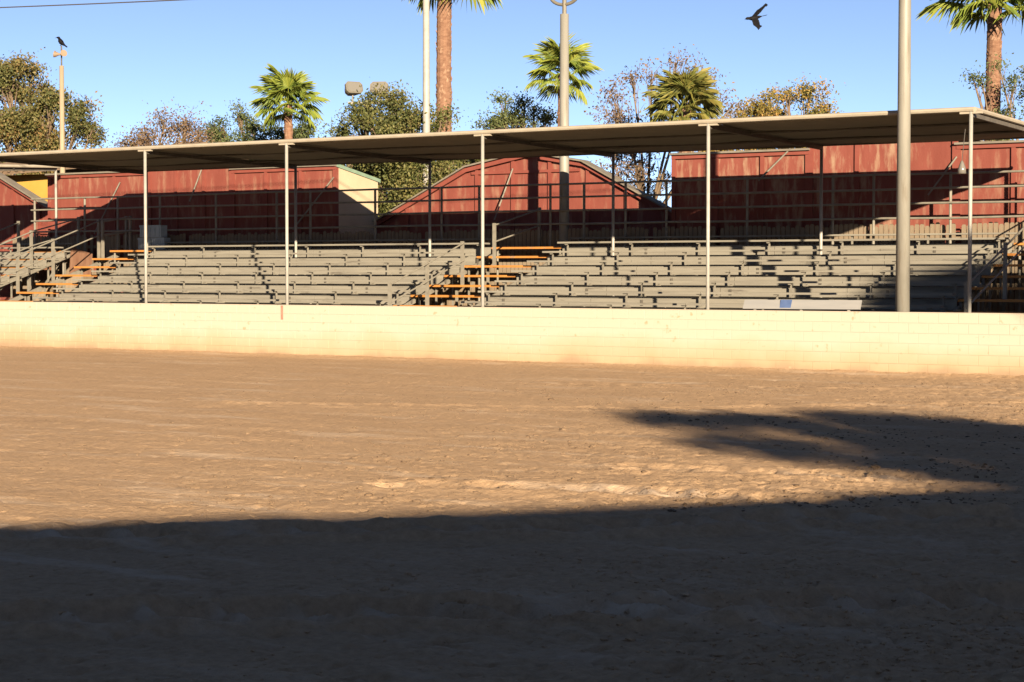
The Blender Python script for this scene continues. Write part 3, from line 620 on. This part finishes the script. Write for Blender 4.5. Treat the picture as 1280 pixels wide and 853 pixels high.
# ------------------------------------------------------------------ vegetation
def leaf_mesh(name, C, S, T, m, rng, aspect=.5, droop=0.):
    """C centres (n,3), S sizes (n,), T tints (n,) -> mesh of small bent leaves (two quads each)"""
    n = len(C); d = rng.normal(size=(n, 3)); d[:, 2] -= droop; d /= np.linalg.norm(d, axis=1, keepdims=True)
    e = np.cross(d, rng.normal(size=(n, 3))); e /= np.linalg.norm(e, axis=1, keepdims=True); f = np.cross(d, e)
    s = S[:, None]; a = C-d*s*.5; b = C+d*s*.5; l = C+e*s*aspect*.5+f*s*.12; r = C-e*s*aspect*.5+f*s*.12
    Vv = np.stack([a, l, b, r], 1).reshape(-1, 3).astype(np.float32); i = np.arange(n)*4
    Fc = np.stack([i, i+1, i+2, i, i+2, i+3], -1).reshape(-1, 3).astype(np.int32)
    me = bpy.data.meshes.new(name); me.vertices.add(len(Vv)); me.vertices.foreach_set('co', Vv.ravel()); me.loops.add(Fc.size); me.loops.foreach_set('vertex_index', Fc.ravel())
    me.polygons.add(len(Fc)); me.polygons.foreach_set('loop_start', np.arange(0, Fc.size, 3, dtype=np.int32)); me.update(calc_edges=True)
    at = me.attributes.new('tint', 'FLOAT', 'POINT'); at.data.foreach_set('value', np.repeat(np.clip(T, 0, 1), 4).astype(np.float32)); me.materials.append(m); return me
def tree(label, base, lobes, fm, seed, leaf=.10, per=120, clusters=60, spread=.24, trunk_r=.22, fork=.35, droop=0., twig=.018, group='trees behind the stables', cat='tree', name='tree', clump=True):
    """lobes = [(centre Vector, rx, rz)] in world space; each lobe is fed by its own limb"""
    rng = np.random.default_rng(seed); base = Vector(base); t = thing(name, label, cat, base, group)
    top = sum((l[0] for l in lobes), Vector())/len(lobes); fk = Vector((base.x+(top.x-base.x)*.3, base.y+(top.y-base.y)*.3, top.z*fork)); W = MB(); C = []; S = []; T = []
    W.tube([base-base+Vector((0, 0, -.1)), (fk-base)*.5+Vector((.1, 0, 0)), fk-base], [trunk_r*1.25, trunk_r, trunk_r*.8], 9)
    vol = [l[1]*l[1]*l[2] for l in lobes]; tot = sum(v**.66 for v in vol)
    for (c, rx, rz), v in zip(lobes, vol):
        c = Vector(c); mid = fk.lerp(c, .5)+Vector(rng.normal(0, .25, 3)); R = trunk_r*.55
        path = [fk-base, mid-base, c-base]; W.tube(path, [R, R*.65, R*.3], 7)
        nc = max(4, int(clusters*v**.66/tot))
        subs = [Vector(rng.normal(size=3)).normalized()*float(rng.uniform(.45, 1.08)) for _ in range(max(3, nc//8))]
        for k in range(nc):
            stray = rng.uniform() < .14; q = Vector(rng.normal(size=3)).normalized()*float(rng.uniform(.95, 1.4) if stray else rng.uniform(.2, 1.)**.5)
            if clump and not stray: q = subs[int(rng.integers(len(subs)))]+Vector(rng.normal(0, .2, 3))
            e = Vector((c.x+q.x*rx, c.y+q.y*rx, c.z+q.z*rz)); st = mid.lerp(c, float(rng.uniform(.2, 1)))
            m2 = st.lerp(e, .55)+Vector(rng.normal(0, .12, 3))+Vector((0, 0, .1)); W.tube([st-base, m2-base, e-base], [twig*1.7, twig*1.2, twig*.5], 4, False)
            n = int(per*rng.uniform(.4, 1.5)*(.45 if stray else 1)); sp = spread*rng.uniform(.6, 1.3)
            off = rng.normal(0, sp, (n, 3))*np.array([1, 1, .75]); 
            if droop: off[:, 2] -= np.abs(rng.normal(0, droop*sp*2.2, n))
            tt = rng.beta(1.3, 1.3)*.9+.03
            C.append(np.array(e-base)+off); S.append(leaf*rng.uniform(.6, 1.35, n)); T.append(tt+rng.normal(0, .13, n))
    W.build('trunk', M_BARK, t, True)
    link('crown', leaf_mesh('crown', np.concatenate(C), np.concatenate(S), np.concatenate(T), fm, rng, .55, droop), t)
    return t
def L(D, *ps): return [(atD(x, y, D+dd), r*D/F_PX, rz*D/F_PX) for x, y, r, rz, dd in ps]
def base_at(x, D): p = atD(x, 300, D); return (p.x, p.y, 0)

tree('large olive tree with drooping branches behind the timber speaker pole', base_at(20, 82), L(82, (5, 88, 28, 24, 0), (38, 105, 28, 26, 1), (0, 140, 34, 30, -1), (30, 165, 36, 28, 0), (66, 125, 22, 24, 0), (82, 165, 26, 26, 1), (-40, 120, 40, 50, 0), (10, 205, 40, 22, 0), (70, 205, 40, 20, 0), (100, 150, 14, 26, 0), (112, 170, 10, 22, 0)),
     F_AUT, 1, leaf=.13, per=150, clusters=400, droop=.45, spread=.24)
tree('thin brown leaved tree in open sky beside the olive tree with drooping branches', base_at(215, 80), L(80, (180, 165, 16, 14, 0), (205, 152, 14, 18, 0), (232, 148, 12, 18, 0), (248, 165, 14, 18, 0), (215, 185, 44, 16, 0), (165, 182, 14, 14, 0)), F_BROWN, 2, leaf=.11, per=42, clusters=210, droop=.5, spread=.28, twig=.012, trunk_r=.14)
tree('green tree standing behind the short palm trunk', base_at(310, 96), L(96, (278, 160, 14, 12, 0), (300, 146, 9, 12, 0), (320, 160, 16, 12, 0), (340, 166, 12, 9, 0), (385, 164, 12, 10, 0), (372, 172, 16, 8, 0), (330, 195, 70, 18, 0), (270, 178, 14, 10, 0)), F_GREEN, 3, leaf=.13, per=95, clusters=250, spread=.28)
tree('bushy olive tree around the pair of floodlights', base_at(490, 61), L(61, (448, 142, 13, 14, 0), (463, 132, 9, 10, 0), (487, 122, 9, 11, 0), (495, 140, 12, 12, 0), (470, 160, 34, 16, 0), (522, 146, 14, 12, 0), (515, 160, 22, 10, 0), (552, 152, 12, 12, 2), (428, 166, 10, 7, 0), (480, 205, 50, 26, 0), (540, 220, 46, 34, 0), (480, 250, 50, 40, 0), (430, 215, 34, 24, 1), (580, 205, 30, 16, 1), (450, 290, 40, 30, 0), (520, 270, 40, 30, 0)), F_OLIVE, 4, leaf=.10, per=150, clusters=560, spread=.22)
tree('flat topped green tree beside the light pole with the curved bracket', base_at(645, 92), L(92, (632, 128, 12, 5, 0), (655, 126, 12, 5, 0), (668, 134, 8, 5, 0), (622, 146, 14, 7, 0), (650, 146, 18, 7, 0), (684, 148, 14, 7, 0), (640, 158, 40, 8, 0), (620, 195, 50, 20, 0)), F_GREEN, 5, leaf=.13, per=80, clusters=170, spread=.26)
tree('nearly bare tree with scattered dry brown leaves', base_at(800, 66), L(66, (765, 120, 18, 18, 0), (790, 100, 14, 18, 0), (815, 88, 14, 16, 0), (845, 82, 16, 18, 0), (878, 92, 16, 22, 0), (785, 145, 34, 22, 0), (895, 125, 18, 20, 0), (918, 128, 12, 16, 0), (800, 215, 34, 28, 0), (765, 200, 26, 22, 0), (830, 220, 18, 28, 1)), F_BROWN, 6, leaf=.11, per=13, clusters=300, spread=.2, twig=.009, trunk_r=.12, fork=.45)
tree('golden green tree rounded over the canopy', base_at(985, 84), L(84, (945, 132, 13, 12, 0), (962, 122, 9, 8, 0), (985, 122, 13, 10, 0), (1013, 118, 15, 11, 0), (1028, 130, 9, 9, 0), (970, 145, 34, 9, 0), (1010, 143, 24, 9, 0), (922, 140, 10, 14, 0), (990, 190, 60, 22, 0), (1060, 195, 50, 20, 0), (900, 195, 40, 16, 0)), F_GOLD, 7, leaf=.13, per=100, clusters=300, spread=.26)
tree('grey green tree whose sprays reach past the palm trunk', base_at(1290, 60), L(60, (1266, 108, 10, 14, 0), (1290, 120, 20, 26, 0), (1258, 136, 10, 9, 0), (1216, 97, 5, 2.5, 0), (1228, 104, 4, 2, 0), (1248, 82, 4, 3, 0), (1290, 85, 14, 14, 0), (1260, 200, 60, 24, 0), (1200, 190, 30, 10, 0)), F_GREEN, 8, leaf=.09, per=55, clusters=190, spread=.17, twig=.009, trunk_r=.14)

# fan palms
def frond_mesh(seed, R, m, dry=0.):
    rng = random.Random(seed); n = 26; Vv = []; Fc = []; T = []
    # petiole along +x from origin, blade fan starting at x = .9
    pl = 1.0
    def add(vs, fs, tn):
        o = len(Vv); Vv.extend(vs); Fc.extend(tuple(i+o for i in f) for f in fs); T.extend([tn]*len(vs))
    w_ = .025
    add([(0, -w_, 0), (0, w_, 0), (pl, w_*.7, .0), (pl, -w_*.7, .0), (0, 0, -.04), (pl, 0, -.03)], [(0, 3, 2, 1), (0, 4, 5, 3), (1, 2, 5, 4)], .62)
    for k in range(n):
        a0 = -2.0+4.0*k/n; a1 = -2.0+4.0*(k+1)/n; am = (a0+a1)/2; ln = R*(.98-.18*abs(am)/2)*rng.uniform(.9, 1.06); fold = .05
        tn = .35+.45*rng.random()-.25*abs(am)/2
        # rib points outward: base, mid, split, tip with droop
        def pt(a, r, h):
            dr = -.32*(r/R)**2.6*R*(1+.5*abs(a)/2); cup = -.22*(abs(a)/2)**2*r
            return (pl+r*math.cos(a), r*math.sin(a), dr+cup+h)
        p0 = (pl, 0, 0); h1 = ln*.55
        add([p0, pt(a0, h1, 0), pt(am, h1, fold), pt(a1, h1, 0), pt(am+rng.uniform(-.04, .04), ln*.86, .0), pt(am+rng.uniform(-.05, .05), ln*1.08, -.16*rng.random()-.05)],
            [(0, 1, 2), (0, 2, 3), (1, 4, 2), (2, 4, 3), (4, 1, 5)], tn)
    me = bpy.data.meshes.new('frond'); me.from_pydata(Vv, [], Fc); at = me.attributes.new('tint', 'FLOAT', 'POINT'); at.data.foreach_set('value', np.clip(T, 0, 1)); me.materials.append(m); return me
def palm(label, x, ytop, D, r, nf, R, seed, fm=F_PALM, lo=-70, hi=85, trunk=True, group='fan palms', lean=0., fs=1.):
    top = atD(x, ytop, D); rng = random.Random(seed); t = thing('fan_palm', label, 'palm tree', (top.x, top.y, 0), group); h = top.z
    m = MB(); n = int(h/.16); P = [Vector((lean*(1-k/n)+.05*math.sin(k*.05+seed), .0, -.1+(h+.1)*k/n)) for k in range(n+1)]
    m.tube(P, [r*(1.12-.2*k/n)*(1+.05*(k % 2)) for k in range(n+1)], 14); m.build('trunk', M_PTRUNK, t, False)
    b = MB()
    for k in range(int(h*26)):                     # old leaf bases on the trunk
        z = rng.uniform(.3, h); a = rng.uniform(0, 6.283); rr = r*(1.12-.2*z/h); c, s = math.cos(a), math.sin(a); u = min(len(P)-1, int(z/h*n)); o_ = P[u]
        w_ = rng.uniform(.05, .09); hh = rng.uniform(.1, .2); out = rng.uniform(.02, .06)
        b.add([(o_.x+rr*c-s*w_, rr*s+c*w_, z), (o_.x+rr*c+s*w_, rr*s-c*w_, z), (o_.x+(rr+out)*c, (rr+out)*s, z+hh), (o_.x+rr*c*.95, rr*s*.95, z+hh*.6)], [(0, 1, 2), (0, 2, 3), (1, 3, 2)])
    tag(b.build('leaf_bases', M_PBASE, t), kind='stuff')
    mes = [frond_mesh(seed*10+k, R, fm) for k in range(4)]
    for k in range(nf):
        el = math.radians(lo+(hi-lo)*((k+.5)/nf)**.85); az = k*2.39996+rng.uniform(-.25, .25)
        o = link('frond', mes[k % 4], t, (0, 0, h+.12*math.sin(el)-.05)); sc = fs*rng.uniform(.85, 1.12)
        o.rotation_euler = (rng.uniform(-.35, .35), -el, az); o.scale = (sc, sc, sc)
    return t
palm('short fan palm with full bright green head above the canopy', 361, 132, 88, .20, 24, 1.3, 1, lo=-30, hi=88, fs=.82)
palm('tall thick fan palm beside the slender white pole, head above the frame', 556, -36, 69, .28, 36, 1.25, 2, lo=-30)
palm('fan palm whose trunk hides behind the light pole with curved bracket', 702, 95, 88, .17, 22, 1.3, 3, lo=-35, hi=88, fs=.82)
palm('tall fan palm with reddish trunk rising over the canopy end', 1242, 8, 62, .25, 26, 1.15, 4, lo=-12)
palm('squat shaggy fan palm with yellowing fronds inside the bare tree', 855, 138, 62, .2, 44, .95, 5, fm=F_PALMD, lo=-25, fs=.72)

# ------------------------------------------------------------------ what stands behind the viewpoint and throws the shade, with added ring trees
def grandstand():
    Hr = 7.0; sh = Hr/TAN_EL*.7071
    e0, e1 = Vector((-10.99+sh, 10.18-sh, 0)), Vector((-5.9+sh, 16.2-sh, 0)); u = (e1-e0).normalized(); nrm = Vector((u.y, -u.x, 0))
    t = thing('covered_grandstand', 'roofed grandstand whose shade covers the near dirt', 'grandstand', e0); t.rotation_euler.z = math.atan2(u.y, u.x)
    a, b, d = -30, 18, 11
    MB().box(a, b, -d, 0, Hr-.35, Hr).build('roof', M_ROOFM, t)
    rg = random.Random(9); x = a
    while x < b-.5:
        w_ = min(rg.uniform(.8, 2.6), b-x); MB().box(x+.01, x+w_-.01, -.25, .0, Hr+.001, Hr+rg.choice((.02, .03, .05, .08, .10))).build('shadow_edge_block', M_ROOFM, t); x += w_  # uneven blocks added along the roof edge to roughen its shadow line
    MB().box(a, b, -d-.3, -d-.004, -.05, Hr-.1).build('back_wall', M_CONC, t)
    for k in range(8): MB().box(a+.2, b-.2, -d+.01+(0), -2.6-k*1.0, .45*k+.002-.05, .45*(k+1)).build('tier', M_CONC, t)
    for k in range(9): x = a+.5+k*(b-a-1)/8; MB().box(x-.12, x+.12, -1.2, -.96, -.05, Hr-.36).build('column', M_CONC, t)
grandstand()
Ls = 10/TAN_EL*.7071
def shl(x, y, z, rx, rz): k = z/TAN_EL*.7071; return (Vector((x+k, y-k, z)), rx, rz)
tree('broad tree beside the grandstand shading the open dirt', (29, -8, 0),
     [shl(-11.9, 22.7, 10, .7, .12), shl(-11.1, 22.9, 10, .8, .18), shl(-10.2, 23.3, 10, .9, .22), shl(-9.2, 23.9, 10, 1.0, .26), shl(-8.0, 21.4, 10, .9, .12), shl(-7.2, 20.7, 10, .9, .15), shl(-8.3, 23.1, 10.2, 1.2, .25), shl(-6.8, 22.3, 10.2, 1.3, .35), shl(-9.2, 20.0, 9.8, .8, .07), shl(-7.8, 19.5, 9.8, .9, .09), shl(-6.6, 18.9, 9.8, .8, .12),
      shl(-6.2, 21.0, 10, 1., .2), shl(-5.3, 17.9, 9.8, .7, .2), shl(-5.0, 20.5, 10, 1.6, .7), shl(-3.0, 20, 10, 2, 1.), shl(-1.5, 17, 10, 3, 1.2), shl(1, 21, 10, 3, 1.)], F_OLIVE, 21, leaf=.19, per=100, clusters=520, spread=.25, group='trees behind the viewpoint', trunk_r=.3, clump=False)
tree('tall spreading tree shading the end of the bleachers', (25.5, 7.5, 0),
     [(Vector((22+x*.7071, 7+x*.7071, 13.85+z)), r_, rz) for x, z, r_, rz in ((-3.1, -.35, .8, .35), (-2.3, -.1, 1.0, .6), (-1.2, .1, 1.2, .7), (.2, .1, 1.2, .7), (1.6, .1, 1.2, .7), (3., .1, 1.2, .7), (4.4, .1, 1.2, .7), (5.8, 0, 1.2, .7), (7.2, 0, 1.2, .7))],
     F_OLIVE, 22, leaf=.26, per=170, clusters=520, spread=.22, group='trees behind the viewpoint', trunk_r=.3, clump=False)

ring = tree('unseen leafy tree added around the arena to cut sky fill', (-46, 2, 0), [(Vector((-46+x, 2+y, z)), r_, rz) for x, y, z, r_, rz in ((0, 0, 8.5, 4.5, 3.5), (3, 3, 6, 4, 3.5), (-2, -4, 6, 4, 3.5), (1, 4, 9, 3.5, 3), (0, -4, 9.5, 3.5, 3), (-1, 7, 6, 3.5, 3.5), (1, -8, 6, 3.5, 3.5))],
     F_OLIVE, 31, leaf=.42, per=110, clusters=330, spread=.6, group='unseen trees added around the arena', trunk_r=.35)  # unseen belt, added to block low sky and darken the shaded dirt
for x, y in ((-44, -14), (-36, -29), (-22, -40), (-4, -46), (33, 22), (31, 38), (27, 54)): copy_tree(ring, (x, y, 0))
